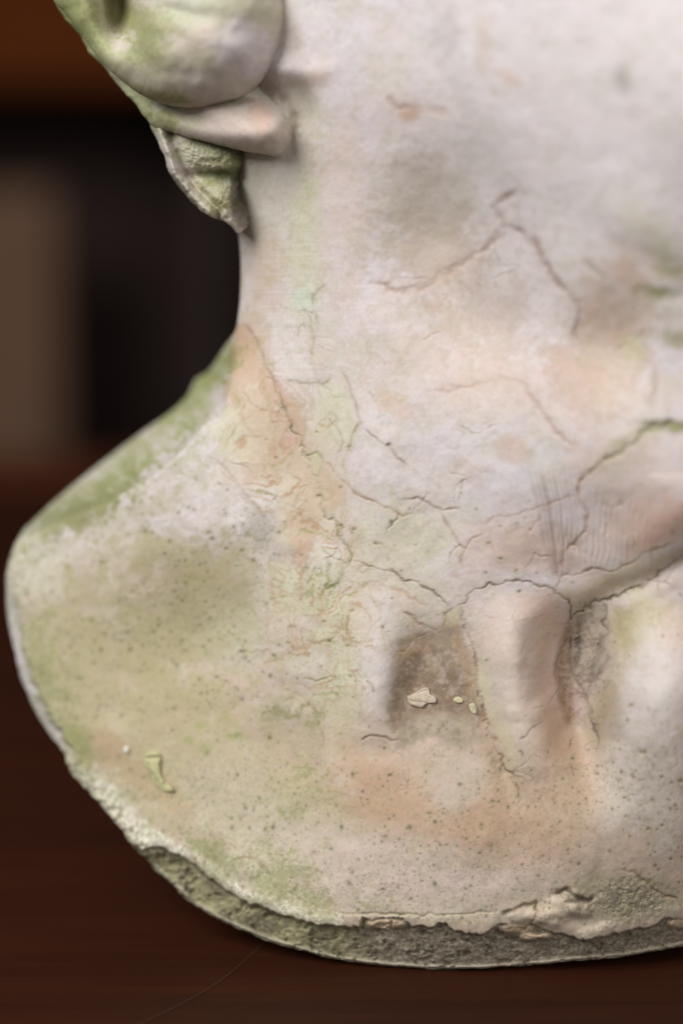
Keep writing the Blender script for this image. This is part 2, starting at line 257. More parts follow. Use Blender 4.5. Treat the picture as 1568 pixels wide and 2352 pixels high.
# pale raised threads and crumbs
WTHREADS = [
 ([(588,1012),(594,1030),(590,1050),(600,1062),(600,1090)], 3.5), ([(540,1061),(560,1058),(580,1064),(594,1058)], 3), ([(566,900),(572,884),(584,892),(592,880)], 3),
 ([(628,930),(634,942),(640,938)], 3), ([(682,1168),(690,1158),(700,1150),(692,1144)], 3), ([(602,1042),(616,1040)], 2.5), ([(560,874),(566,866)], 2.5),
]
SPOTS = [(490,1240,7),(481,1224,5),(233,1292,5),(300,1494,7),(560,1497,6),(630,1505,6),(425,1498,5),(470,1485,5),(555,1265,6),(520,1262,5),(410,1178,4),(358,1452,5),
 (726,994,6),(800,1025,5),(812,1216,5),(862,1248,5),(808,1404,6),(798,1485,4),(812,1468,4),(1123,1249,5),(1150,1285,5),(1185,1313,4),(1193,1357,5),(1118,1518,4),(1186,1203,4),(1147,1211,4),(1093,1170,4),(1059,1134,3),
 (892,1022,6),(810,1780,5),(878,2044,5),(1285,1890,5),(1472,1730,6),(1450,1621,4),(1440,1655,5),(1416,1793,4),(1432,1832,4),(1520,1788,5),(1520,1897,5),(1562,1795,7),(1486,1905,5),(1508,1905,4),(1436,1876,4),(1540,1975,5),
 (300,1908,8),(714,2098,6),(120,1360,5),(60,1365,6),(730,1142,7),(1310,1700,3),(1258,1728,4),(1220,1770,4),(968,2025,4),(1164,1965,3),(735,1140,6),(320,1950,3),(265,1470,4),(150,1500,4),(610,1010,4),(635,1050,5),(505,1110,4)]

def pore_canvas():
    """pin holes cast into the plaster: stamps of many sizes on a fine grid (darkness, green bloom)"""
    rng = np.random.default_rng(7); q = 1.5; nx, ny = int(1640/q), int(2260/q)
    A = np.zeros((ny, nx)); G = np.zeros((ny, nx)); N = 36000
    X = rng.uniform(5, 1630, N); Y = rng.uniform(1100, 2240, N)
    D = 1.1*np.exp(-(((X-400)/250)**2+((Y-1440)/200)**2)) + sst(1680, 1820, Y)*.55 + .9*np.exp(-(((X-590)/80)**2+((Y-1215)/60)**2)) + .5*np.exp(-(((X-790)/60)**2+((Y-1480)/160)**2)) + .45*np.exp(-(((X-150)/120)**2+((Y-1500)/250)**2)) + .25*np.exp(-(((X-1480)/90)**2+((Y-1760)/160)**2)) + .04
    D *= np.clip(.7+.7*fbm(X, Y, 60, 3, 900), .1, 1.6)
    k = rng.uniform(0, 1, N) < D*.62; X, Y = X[k], Y[k]; R = np.minimum(.8+rng.exponential(.6, len(X)), 4.2)
    for x, y, r in zip(X, Y, R):
        m = int(r*2.6/q)+2; ci, cj = int(x/q), int(y/q)
        if ci < m or cj < m or ci >= nx-m or cj >= ny-m: continue
        yy, xx = np.mgrid[cj-m:cj+m+1, ci-m:ci+m+1]; d = np.hypot(xx*q-x, (yy*q-y)*(1+.3*math.sin(x)))
        a = np.exp(-(d/r)**2.2)*min(1, .35+r*.16); sl = (slice(cj-m, cj+m+1), slice(ci-m, ci+m+1))
        A[sl] = np.maximum(A[sl], a); G[sl] = np.maximum(G[sl], np.exp(-(d/(r*1.9))**2)*.4)
    def samp(T, X, Y):
        x = np.clip(X/q, 0, nx-2); y = np.clip(Y/q, 0, ny-2); i = x.astype(int); j = y.astype(int); fx = x-i; fy = y-j
        return (T[j, i]*(1-fx)+T[j, i+1]*fx)*(1-fy)+(T[j+1, i]*(1-fx)+T[j+1, i+1]*fx)*fy
    return lambda X, Y: (samp(A, X, Y), samp(G, X, Y))
PORES = pore_canvas()

HAIRLINES = []
_r = np.random.default_rng(21)
def grow(x, y, a, n_, w, depth_=0):
    L = [(x, y)]
    for k in range(n_):
        a += _r.normal(0, .38); x += 15*math.cos(a); y += 15*math.sin(a); L.append((x, y))
        if depth_ < 2 and _r.random() < .16: grow(x, y, a+_r.choice([-1, 1])*_r.uniform(.6, 1.2), int(n_*.5)+1, w*.85, depth_+1)
    if len(L) > 2: HAIRLINES.append((L, w, tuple(_r.choice([(128, 106, 88), (120, 114, 84), (150, 122, 104)], axis=0)), _r.uniform(.3, .6)))
for x, y, a, n_ in ((640, 930, .8, 7), (560, 900, 1.2, 8), (600, 1130, .3, 7), (720, 1100, 2.4, 6), (790, 1240, 2.2, 6), (830, 1300, 1.9, 5), (650, 1400, .2, 6), (700, 1560, .4, 6), (760, 820, 1.6, 9), (900, 1150, .5, 7),
    (1040, 1395, 1.8, 6), (1010, 1440, 2.6, 5), (1285, 1340, 4.4, 6), (1330, 1420, 1.2, 8), (1350, 1500, 1.7, 7), (1380, 1380, .9, 7), (1310, 1650, 1.2, 7), (1400, 900, 1.4, 8), (1480, 760, 1.9, 9), (1330, 1090, .2, 7),
    (1204, 600, 2.2, 8), (980, 640, 2.6, 6), (1320, 740, 1.8, 8), (1450, 1010, .8, 7), (720, 1660, .5, 7), (870, 1700, .3, 6), (1150, 1740, 1.1, 8), (560, 1500, .1, 7), (1240, 1180, 1.3, 7), (1060, 1250, 2.6, 5), (520, 1060, .7, 7), (1480, 1330, .2, 6), (1500, 1640, 1.3, 7),
    (640, 700, 1.3, 8), (760, 960, 1.4, 8), (850, 900, .9, 9), (930, 780, .5, 8), (1060, 980, 1.0, 8), (1120, 1080, 2.6, 7), (1380, 1150, 1.2, 7), (860, 1250, .2, 8), (740, 1260, 1.0, 8), (680, 1330, 1.3, 7), (1000, 1060, 2.0, 7), (590, 960, .9, 8), (1180, 1390, 1.4, 6)):
    grow(x, y, a, n_, _r.uniform(1.4, 2.0))
RIMLINE = [(60,1212),(24,1278),(14,1370),(35,1500),(80,1630),(148,1735),(214,1830),(305,1942),(420,1968),(560,2065),(725,2120),(860,2110),(1100,2130)]
def rim_algae(X, Y, w1, fine):
    d, f = seg_dist(X, Y, RIMLINE)
    return np.exp(-((d+30*w1+14*fine)/85.)**2)*.30*(1-.45*sst(.85, 1, f))

def paint(X, Y, hair=False):
    """returns colour (linear), crack depth, pore density, grit"""
    n = len(X); col = np.tile(lin(WHITE), (n, 1))
    w1 = fbm(X, Y, 90, 5, 3); w2 = fbm(X, Y, 90, 5, 9); fine = fbm(X, Y, 26, 4, 21); broad = fbm(X, Y, 300, 3, 55)
    def mix(idx, c, a):
        col[idx] = col[idx]*(1-a[:, None]) + lin(c)*a[:, None]
    allx = np.arange(n)
    if hair: mix(allx, (190, 184, 172), np.full(n, .7))
    else:
        mix(allx, (169, 150, 128), sst(1200, 1800, Y+60*w1)*.92)  # beige lower chest, darkened to stand in for light falling off
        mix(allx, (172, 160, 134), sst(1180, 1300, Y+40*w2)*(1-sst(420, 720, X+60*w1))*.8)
    mix(allx, PINK, np.clip(0.22+0.4*w1, 0, .5)); mix(allx, CREAM, np.clip(0.10+0.4*w2, 0, .5))
    mix(allx, (217, 211, 210), sst(750, 1150, X+80*w1)*(1-sst(500, 1000, Y+80*w2))*.7) if not hair else None  # pale plaster, lifted to paint in the stronger light at upper right
    alg = rim_algae(X, Y, w1, fine) if not hair else np.full(n, .12); g8 = fbm(X, Y, 9, 3, 640); g4 = vnoise(X/4.6, Y/4.6, 651)
    for (bx, by, rx, ry, rot, c, s, rg) in (HAIRBLOBS if hair else BLOBS):
        m = max(rx, ry)*2.0+20; i = np.nonzero((abs(X-bx) < m) & (abs(Y-by) < m))[0]
        if not len(i): continue
        a = R_(rot); dx = X[i]-bx; dy = Y[i]-by
        u = (dx*math.cos(a)+dy*math.sin(a))/rx; v = (-dx*math.sin(a)+dy*math.cos(a))/ry
        green = c in (ALGAE, LIME, OLIVE, MOSS, PALEG)
        r = np.sqrt(u*u+v*v) + rg*(0.42*w1[i]+0.34*fine[i]+(.42 if green else .20)*g8[i]+(.25 if green else .08)*g4[i])
        soft = 1-sst(.2, 1.45, r); hard = 1-sst(.75, 1.05, r)
        m = soft if green else (.85*soft+.15*hard) if rg > .75 or c in (LAV, GREY, KHAKI) else (.6*soft+.4*hard)
        mix(i, c, s*m*(.8 if green else 1))
        if green: alg[i] += s*soft*(.25 if c == PALEG else .55)
        elif c in (TAN, ORANGE, PINK, CREAM): mix(i, (158, 128, 100), np.exp(-((r-.93)/.07)**2)*.20*s)
    if not hair:
        for P, c, st_, so, rg in POLYS:
            i = local(X, Y, P, 110)
            if not len(i): continue
            sd = poly_sd(X[i]+rg*.5*w2[i], Y[i], P)+rg*(.7*fine[i]+.55*g8[i]+.35*g4[i]+.5*w1[i])
            mix(i, c, np.clip(st_*(.95+.3*fine[i]+.2*g8[i]+.15*g4[i]+.18*w2[i]), 0, .96)*(1-sst(-so, so, sd)))
            if so < 10: mix(i, (150, 120, 92), np.exp(-((sd-2)/3.0)**2)*.28)
    # mottling of thin algae film, granular at the finest scale
    gr = sst(-.5, .95, g8*.8+g4*.35+1.5*alg-.75+.4*fine)*np.clip(alg*1.6, 0, 1)
    mix(allx, (126, 130, 76), gr*.42)
    if not hair:
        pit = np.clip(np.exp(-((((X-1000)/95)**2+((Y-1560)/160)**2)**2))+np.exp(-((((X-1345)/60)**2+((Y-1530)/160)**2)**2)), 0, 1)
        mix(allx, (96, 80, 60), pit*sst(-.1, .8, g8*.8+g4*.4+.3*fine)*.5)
    gd = sst(.45, .9, g8*.7+g4*.5+.5*alg)*np.clip(alg*2, 0, 1); mix(allx, (96, 96, 62), gd*.35)
    mix(allx, (150, 136, 116), sst(.1, .9, g4*.6+g8*.5)*.16)
    g = sst(.15, .75, fbm(X, Y, 34, 5, 77)+.35*broad)
    mix(allx, ALGAE, g*.14*(1-sst(900, 1250, X)*.6)); alg += g*.16*sst(900, 1400, Y)*(1-.5*sst(900, 1300, X))+.06*sst(900, 1400, Y)
    mix(allx, (160, 140, 118), sst(.2, .9, fbm(X, Y, 18, 4, 101))*.22)
    dep = np.zeros(n); pore = np.zeros(n); grit = np.zeros(n)
    if not hair:
        jx = fbm(X, Y, 22, 3, 200)*1.0; jy = fbm(X, Y, 22, 3, 300)
        brk = fbm(X, Y, 40, 2, 400)
        for (L, w, c, s, dp, me) in CRACKS_AND_SHADE:
            i = local(X, Y, L, 30+w*3)
            if not len(i): continue
            d, f = seg_dist(X[i]+jx[i]*me*1.6, Y[i]+jy[i]*me*1.6, L)
            fade = sst(0, .08, f)*(1-sst(.9, 1, f))*.7+.3
            a = np.exp(-(d/w)**2)*fade*np.clip(.85+.7*brk[i], .5, 1.15)
            mix(i, c, np.clip(a*s*1.1, 0, 1)); dep[i] -= dp*a*.8
            halo = np.exp(-(d/(w*3.5))**2)*.22*fade
            mix(i, np.array(c)*.4+np.array(PINK)*.6, halo)
        for (L, w) in WTHREADS:
            i = local(X, Y, L, 20); d, f = seg_dist(X[i]+jx[i]*4, Y[i]+jy[i]*4, L)
            a = np.exp(-(d/w)**2)*(.6+.5*np.clip(brk[i], -.8, .8)); mix(i, (214, 211, 204), np.clip(a*.7, 0, 1)); dep[i] += a*1.6
        for (sx, sy, sr) in SPOTS:
            i = np.nonzero((abs(X-sx) < 30) & (abs(Y-sy) < 30))[0]
            if not len(i): continue
            d = np.hypot(X[i]-sx+jx[i]*3, (Y[i]-sy)*1.1+jy[i]*3)
            a = np.exp(-(d/(sr*.7))**2.2); mix(i, (84, 82, 56), a*.75); mix(i, OLIVE, .3*np.exp(-(d/(sr*1.6))**2)); dep[i] -= a*sr*.6
        # comb scratches of the modelling tool on the neck
        lines = [([(1209+o, 1064), (1234+o*.95, 1160), (1250+o*.8, 1250), (1272+o*.35, 1335)], k) for o, k in ((0, .5), (9, .35), (16, .6), (26, 1.0), (33, .6), (44, .5), (55, .75), (68, .35), (80, .45), (92, .3))]
        for L, k in lines:
            i = local(X, Y, L, 12); d, f = seg_dist(X[i], Y[i], L)
            a = np.exp(-(d/2.2)**2)*sst(0, .2, f)*(1-sst(.92, 1, f))*k
            mix(i, (134, 106, 96), a*.7); dep[i] -= 4*a
        zone = np.exp(-(((X-1390)/100)**2+((Y-1220)/80)**2)**1.5)
        mix(allx, (206, 192, 184), zone*.25); dep += zone*2.0*np.sin((X+fbm(X, Y, 60, 2, 5)*6+.08*(Y-1200))/2.1)*(.6+.4*vnoise(X/14, Y/60, 8))
        # brush marks across the side of the neck
        zone = np.exp(-((np.abs(X-650)/85)**3+(np.abs(Y-720)/170)**3)) + .3*np.exp(-((np.abs(X-880)/150)**3+(np.abs(Y-620)/280)**3))
        st = vnoise(X/120, Y/4.2+.01*X, 61)+.6*vnoise(X/80, Y/2.6, 62)
        st = st*(.5+.8*np.clip(fbm(X, Y, 50, 2, 66)+.3, 0, 1)); dep += zone*st*.45; mix(allx, (214, 208, 206), np.clip(zone*st*.3, 0, .35))
        # layered water stains: terraces of a warped field, each with a thin dry-out line
        Z = sum(k*np.exp(-(np.abs((X-cx+.35*(Y-cy)*sk)/rx)**2.5+np.abs((Y-cy)/ry)**2.5)) for cx, cy, rx, ry, sk, k in
            ((690, 1180, 130, 330, -.5, 1.0), (730, 1480, 140, 190, 0, .8), (1000, 1460, 90, 60, 0, .6), (640, 2010, 180, 90, -1, .6), (1250, 1850, 200, 130, 0, .35), (850, 800, 200, 250, 0, .25), (1400, 900, 170, 300, 0, .35), (560, 1010, 70, 140, 0, .6)))
        Z = np.clip(Z, 0, 1); wx = X+30*w1; wy = Y+30*w2
        n1 = fbm(wx, wy*.8, 95, 2, 700); e = 3.0
        gx = (fbm(wx+e, wy*.8, 95, 2, 700)-n1)/e; gy = (fbm(wx, wy*.8+e, 95, 2, 700)-n1)/e; gm = np.hypot(gx, gy)+.0015
        for q_, (lv, cl, fl) in enumerate(((-.35, (170, 140, 108), CREAM), (-.08, (182, 152, 124), (190, 168, 146)), (.16, (150, 146, 92), (200, 198, 168)), (.42, (168, 136, 104), (196, 176, 158)))):
            dd = (n1-lv)/gm; mk = Z*sst(0, 3, dd)
            mix(allx, fl, mk*.2); ln = np.exp(-((dd+2*g8)/2.3)**2)*Z*np.clip(.75+.9*brk+.2*g8, 0, 1)
            mix(allx, cl, ln*.85); dep -= ln*.15; dep += mk*.1
        for L, w, c, s_ in HAIRLINES:
            i = local(X, Y, L, 14)
            if not len(i): continue
            d, f = seg_dist(X[i]+jx[i]*4, Y[i]+jy[i]*4, L); a = np.exp(-(d/w)**2)*(1-sst(.6, 1, f))*np.clip(.7+brk[i], .2, 1.1)
            mix(i, c, np.clip(a*s_, 0, 1)); dep[i] -= a*1.5
        pa, pg = PORES(X, Y); mix(allx, (128, 128, 88), pg*.6); mix(allx, (76, 74, 50), pa*.84); dep -= pa*1.6
        # pores: more on shoulder and lower chest
        pore = np.exp(-(((X-400)/260)**2+((Y-1430)/190)**2))*.95 + sst(1640, 1800, Y)*.85 + np.exp(-(((X-580)/90)**2+((Y-1200)/70)**2))*.5 + np.exp(-(((X-790)/60)**2+((Y-1480)/150)**2))*.6
        pore = np.clip(pore*(.75+.5*broad), 0, 1)
    return col, dep, pore, np.clip(alg, 0, 1)

# ------------------------------------------------------------------ plaster material
def new_mat(name):
    m = bpy.data.materials.new(name); m.use_nodes = True; nt = m.node_tree
    return m, nt, nt.nodes['Principled BSDF']
def node(nt, t, **kw):
    n = nt.nodes.new(t)
    for k, v in kw.items(): setattr(n, k, v)
    return n
def noise(nt, vec, scale, detail=4, rough=.55, dist=0):
    n = node(nt, 'ShaderNodeTexNoise'); nt.links.new(vec, n.inputs['Vector'])
    n.inputs['Scale'].default_value = scale; n.inputs['Detail'].default_value = detail
    n.inputs['Roughness'].default_value = rough; n.inputs['Distortion'].default_value = dist
    return n.outputs['Fac']
def ramp(nt, fac, stops):
    r = node(nt, 'ShaderNodeValToRGB'); nt.links.new(fac, r.inputs[0]); e = r.color_ramp.elements
    while len(e) < len(stops): e.new(.5)
    for el, (p, c) in zip(e, stops): el.position = p; el.color = (c, c, c, 1) if not hasattr(c, '__len__') else (*c, 1)
    return r.outputs[0]
def math_(nt, op, a, b, clamp=False):
    n = node(nt, 'ShaderNodeMath', operation=op); n.use_clamp = clamp
    for k, v in enumerate((a, b)):
        if isinstance(v, (int, float)): n.inputs[k].default_value = v
        else: nt.links.new(v, n.inputs[k])
    return n.outputs[0]
def mixc(nt, fac, a, b, mode='MIX'):
    n = node(nt, 'ShaderNodeMix', data_type='RGBA', blend_type=mode)
    for k, v in ((0, fac), (6, a), (7, b)):
        if isinstance(v, (int, float)): n.inputs[k].default_value = v
        elif isinstance(v, (tuple, list)): n.inputs[k].default_value = (*v, 1)
        else: nt.links.new(v, n.inputs[k])
    return n.outputs[2]

def plaster():
    m, nt, b = new_mat('weathered_plaster'); L = nt.links
    at = node(nt, 'ShaderNodeAttribute', attribute_name='stain').outputs['Color']
    pr = node(nt, 'ShaderNodeAttribute', attribute_name='pore').outputs['Fac']
    gr = node(nt, 'ShaderNodeAttribute', attribute_name='grit').outputs['Fac']
    pos = node(nt, 'ShaderNodeTexCoord').outputs['Object']
    n1 = noise(nt, pos, 1200, 5, .7); n2 = noise(nt, pos, 260, 5, .6)
    c = mixc(nt, math_(nt, 'MULTIPLY', ramp(nt, n1, [(.35, 0), (.68, .34)]), math_(nt, 'ADD', math_(nt, 'MULTIPLY', pr, .6), .42, True)), at, (.20, .17, .12))
    c = mixc(nt, ramp(nt, n2, [(.5, 0), (.75, .16)]), c, (.30, .32, .16))
    # granular algae film, denser where the stain is
    al = node(nt, 'ShaderNodeAttribute', attribute_name='algae').outputs['Fac']
    n4 = noise(nt, pos, 1100, 6, .72); n5 = noise(nt, pos, 90, 5, .7)
    th = math_(nt, 'ADD', math_(nt, 'MULTIPLY', al, .42), math_(nt, 'MULTIPLY', math_(nt, 'SUBTRACT', n5, .5), .35))
    am = math_(nt, 'MULTIPLY', math_(nt, 'SUBTRACT', math_(nt, 'ADD', th, n4), .64), 11.0, True)
    am = math_(nt, 'MULTIPLY', am, math_(nt, 'MULTIPLY', al, 2.2, True))
    c = mixc(nt, math_(nt, 'MULTIPLY', am, .5), c, (.20, .215, .085))
    # pin holes of three sizes
    dn = node(nt, 'ShaderNodeTexNoise'); L.new(pos, dn.inputs['Vector']); dn.inputs['Scale'].default_value = 1500
    wv = node(nt, 'ShaderNodeVectorMath', operation='MULTIPLY_ADD'); L.new(dn.outputs['Color'], wv.inputs[0]); wv.inputs[1].default_value = (.0005,)*3; L.new(pos, wv.inputs[2])
    hole = None
    for sc, k, rc in ((420, .14, 1.2), (900, .42, .55), (1900, .65, .5)):
        v = node(nt, 'ShaderNodeTexVoronoi'); L.new(wv.outputs[0], v.inputs['Vector']); v.inputs['Scale'].default_value = sc
        sel = node_sep(nt, v.outputs['Color'])
        rad = math_(nt, 'MULTIPLY', math_(nt, 'SUBTRACT', math_(nt, 'MULTIPLY', pr, k), sel, True), rc)
        h = math_(nt, 'MULTIPLY', math_(nt, 'SUBTRACT', rad, v.outputs['Distance']), 14.0, True)
        hole = h if hole is None else math_(nt, 'MAXIMUM', hole, h)
    c = mixc(nt, math_(nt, 'MULTIPLY', hole, .6), c, (.12, .12, .06))
    # gritty broken face
    n3 = noise(nt, pos, 1000, 6, .85); g3 = ramp(nt, n3, [(.36, (.04, .036, .028)), (.5, (.19, .165, .12)), (.66, (.55, .50, .40))])
    c = mixc(nt, math_(nt, 'MULTIPLY', gr, .75), c, g3)
    L.new(c, b.inputs['Base Color']); b.inputs['Roughness'].default_value = .72
    b.inputs['Specular IOR Level'].default_value = .3
    hgt = math_(nt, 'ADD', math_(nt, 'MULTIPLY', n1, .22), math_(nt, 'MULTIPLY', hole, -.8))
    hgt = math_(nt, 'ADD', hgt, math_(nt, 'MULTIPLY', math_(nt, 'MULTIPLY', n3, gr), 2.5))
    bp = node(nt, 'ShaderNodeBump'); L.new(hgt, bp.inputs['Height']); bp.inputs['Distance'].default_value = .0003; bp.inputs['Strength'].default_value = .6
    L.new(bp.outputs[0], b.inputs['Normal'])
    return m
def node_sep(nt, col):
    n = node(nt, 'ShaderNodeSeparateColor'); nt.links.new(col, n.inputs[0]); return n.outputs[0]
PLASTER = plaster()

# ------------------------------------------------------------------ solid from outline + front relief
def solid(name, outline, spine, front, edge_drop, back_h, mat, nr, step, far_step=None, vis=None, hair=False, jitter=0, edge_col=None):
    P = catmull(outline, 1.0)
    P = P.reshape(-1, 2)
    seg = np.linalg.norm(np.roll(P, -1, 0)-P, axis=1)
    st = np.full(len(P), float(step))
    if vis is not None: st[~vis(P)] = far_step
    u = np.concatenate([[0], np.cumsum(seg/st)]); n = int(u[-1]); k = np.interp(np.arange(n)*u[-1]/n, u, np.arange(len(u)))
    PP = np.concatenate([P, P[:1]]); Q = np.stack([np.interp(k, np.arange(len(PP)), PP[:, j]) for j in (0, 1)], 1)
    (sx0, sy0), (sx1, sy1) = spine
    t = np.clip((Q[:, 1]-sy0)/(sy1-sy0+1e-9), 0, 1); Sx = sx0+(sx1-sx0)*t; Sy = sy0+(sy1-sy0)*t
    if jitter:
        jn = fbm(Q[:, 0], Q[:, 1], 30, 4, 91)*jitter
        dr = Q-np.stack([Sx, Sy], 1); dr /= np.linalg.norm(dr, axis=1)[:, None]
        amp = jitter_amp(Q) if name == 'torso' else 1.0
        Q = Q+dr*(jn*amp)[:, None]
    # radial samples: uniform, dense towards the silhouette
    ns = max(8, int(nr*.10)); r1 = np.linspace(0, .955, nr-ns, endpoint=False); e = np.linspace(0, 1, ns)
    r = np.concatenate([r1, .955+.045*(1-(1-e)**2)])
    X = Sx[:, None]+(Q[:, 0]-Sx)[:, None]*r; Y = Sy[:, None]+(Q[:, 1]-Sy)[:, None]*r
    Xf, Yf = X.ravel(), Y.ravel()
    # distance from silhouette (coarse outline, exact ends)
    dseg = np.full(Xf.shape, 400.0)
    oc = np.concatenate([Q[::24], Q[:1]])
    near = np.nonzero((1-np.tile(r, n))*np.repeat(np.hypot(Q[:, 0]-Sx, Q[:, 1]-Sy), nr) < 900)[0]
    d, f = seg_dist(Xf[near], Yf[near], oc); dseg[near] = np.minimum(400, d)
    lin_d = (1-np.tile(r, n))*np.repeat(np.hypot(Q[:, 0]-Sx, Q[:, 1]-Sy), nr)
    dseg = np.minimum(dseg, lin_d) if not hair else lin_d*.8
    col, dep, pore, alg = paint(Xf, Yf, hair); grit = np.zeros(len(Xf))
    H, col, pore, grit = front(Xf, Yf, dseg, dep, col, pore, grit)
    Rr = edge_drop(Xf, Yf)
    s = np.clip(dseg/Rr, 0, 1); H = H - Rr*(1-np.sqrt(np.clip(1-(1-s)**2, 0, 1)))
    V = world(Xf, Yf, H).reshape(n, nr, 3); CO = col.reshape(n, nr, 3)
    # back side: few rings, every ray
    He = H.reshape(n, nr)[:, -1]; br = np.array([1-.5*(1-math.cos(a))**1 if False else math.cos(a) for a in np.linspace(0, math.pi/2, 9)[1:]])
    bs = np.sin(np.linspace(0, math.pi/2, 9)[1:])
    XB = Sx[:, None]+(Q[:, 0]-Sx)[:, None]*br; YB = Sy[:, None]+(Q[:, 1]-Sy)[:, None]*br
    lo = min(back_h, He.min()-60); HB = He[:, None]+(lo-He)[:, None]*bs
    VB = world(XB.ravel(), YB.ravel(), HB.ravel()).reshape(n, 8, 3)
    VB[..., 2] = np.maximum(VB[..., 2], 0.0004)
    A = np.concatenate([V, VB], 1); m = nr+8
    cb = np.tile(CO[:, -1:, :], (1, 8, 1)); CA = np.concatenate([CO, cb], 1)
    zp = np.zeros((n, 8)); PA = np.concatenate([pore.reshape(n, nr), zp], 1); GA = np.concatenate([grit.reshape(n, nr), zp], 1)
    i = np.arange(n)[:, None]; j = np.arange(m-1)[None]; i2 = (i+1) % n
    F = np.stack([i*m+j, i*m+j+1, i2*m+j+1, i2*m+j], -1).reshape(-1, 4)
    me = bpy.data.meshes.new(name); me.vertices.add(n*m); me.vertices.foreach_set('co', A.reshape(-1).astype(np.float32))
    me.loops.add(len(F)*4); me.polygons.add(len(F)); me.loops.foreach_set('vertex_index', F.reshape(-1).astype(np.int32))
    me.polygons.foreach_set('loop_start', np.arange(0, len(F)*4, 4, dtype=np.int32))
    me.polygons.foreach_set('use_smooth', np.ones(len(F), bool))
    ca = me.color_attributes.new('stain', 'FLOAT_COLOR', 'POINT')
    ca.data.foreach_set('color', np.concatenate([CA.reshape(-1, 3), np.ones((n*m, 1))], 1).reshape(-1).astype(np.float32))
    for nm, a in (('pore', PA), ('grit', GA), ('algae', np.concatenate([alg.reshape(n, nr), np.tile(alg.reshape(n, nr)[:, -1:], (1, 8))], 1))):
        at = me.attributes.new(nm, 'FLOAT', 'POINT'); at.data.foreach_set('value', a.reshape(-1).astype(np.float32))
    me.update(calc_edges=True); me.validate()
    me.materials.append(mat); o = bpy.data.objects.new(name, me); C.objects.link(o)
    print(name, len(F)*2, 'tris')
    return o

# ------------------------------------------------------------------ torso
LEFT = [(560,-420),(600,-200),(580,0),(572,200),(556,340),(538,430),(538,505),(549,545),(553,610),(552,680),(548,720),(541,757),(520,792),(482,850),(450,872),(430,910),(390,948),(330,990),(250,1050),(180,1105),(120,1155),
 (60,1212),(38,1242),(24,1278),(15,1320),(14,1370),(20,1430),(35,1500),(50,1560),(80,1630),(112,1682),(148,1735),(156,1762),(178,1792),(214,1830),(240,1860),(275,1900),(305,1942),(340,1977),
 (390,2030),(450,2080),(530,2125),(620,2163),(700,2185),(750,2199),(850,2214),(930,2222),(1030,2226),(1100,2224),(1200,2217),(1300,2209),(1400,2200),(1500,2185),(1568,2172)]
GROOVE = 0
RIGHT = [(1750,2130),(2000,2030),(2200,1850),(2320,1600),(2330,1350),(2200,1180),(1980,1050),(1900,850),(1880,600),(1900,400),(2000,200),(2020,-50),(1960,-350),(1800,-620),(1500,-800),(1150,-830),(820,-700),(620,-550)]
def jitter_amp(Q):
    return np.where(Q[:, 1] > 1700, 1.0, np.where(Q[:, 0] < 100, .5, .12))*np.where(Q[:, 1] < 2170, 1., .5)
CTRL = [(640,-400,350),(1000,-600,500),(1500,-500,700),(1900,-200,600),
 (1568,0,690),(1300,0,600),(1000,0,430),(750,0,300),(1750,200,700),(1568,300,640),(1300,300,520),(1000,300,350),(700,200,230),(660,420,110),(850,500,210),
 (1000,550,230),(1200,550,330),(1400,550,470),(1568,600,500),(1750,700,440),(620,700,20),(700,700,70),(850,750,150),(1150,750,240),(1400,800,380),(1568,900,400),(1800,1000,350),
 (600,900,-5),(700,900,45),(850,950,120),(1000,950,180),(1200,1000,260),(1400,1050,350),(1568,1120,390),
 (560,1010,-30),(700,1100,30),(850,1150,100),(1000,1200,140),(1200,1250,190),(1400,1220,250),(1568,1180,350),
 (480,1050,-50),(350,1150,-110),(200,1220,-190),(90,1290,-240),(560,1200,-20),(420,1300,-80),(250,1400,-160),(80,1450,-240),(600,1400,-20),(450,1500,-90),(250,1600,-170),(180,1700,-190),
 (760,1400,50),(1000,1380,110),(1200,1380,140),(1400,1400,150),(1568,1380,190),(700,1600,10),(450,1700,-90),(330,1800,-130),(280,1850,-140),(900,1650,70),(1200,1700,120),(1450,1600,190),(1568,1600,200),
 (600,1850,-20),(800,1850,60),(1000,1850,110),(1200,1880,140),(1400,1850,170),(1568,1850,180),(400,1920,-80),(550,2020,-20),(700,2080,30),(850,2090,75),(1000,2090,100),(1200,2090,105),(1400,2100,90),(1568,2090,60),
 (1900,1300,150),(1900,1700,120),(2200,1500,-100),(2000,1950,-60),(1750,2080,10)]
TF = tps_fit(CTRL)
LIP = [(-100,1745),(140,1745),(180,1800),(240,1870),(290,1925),(320,1950),(345,1943),(370,1945),(425,1968),(500,2028),(550,2063),(640,2098),(725,2123),(784,2131),(825,2129),(832,2108),(925,2110),(948,2128),(1025,2122),(1045,2136),(1110,2146),(1146,2125),(1210,2120),(1285,2143),(1335,2160),(1395,2148),(1435,2138),(1500,2123),(1522,2108),(1568,2112),(1750,2080),(2000,1990),(2200,1820),(2500,1500)]
LX, LY = np.array(LIP).T.astype(float)
NECKEDGE = [(553,560),(552,680),(548,720),(544,760),(537,810),(528,860),(519,910),(512,960)]
NX, NY = np.array(NECKEDGE).T.astype(float)
CREST = [(505,905),(470,985),(420,1045),(340,1115),(250,1165),(150,1205),(80,1235),(-50,1290)]
CX, CY = np.array(CREST)[::-1].T.astype(float)
def gau(X, Y, cx, cy, rx, ry, rot=0, p=1.0):
    a = R_(rot); dx = X-cx; dy = Y-cy
    u = (dx*math.cos(a)+dy*math.sin(a))/rx; v = (-dx*math.sin(a)+dy*math.cos(a))/ry
    return np.exp(-(u*u+v*v)**p)
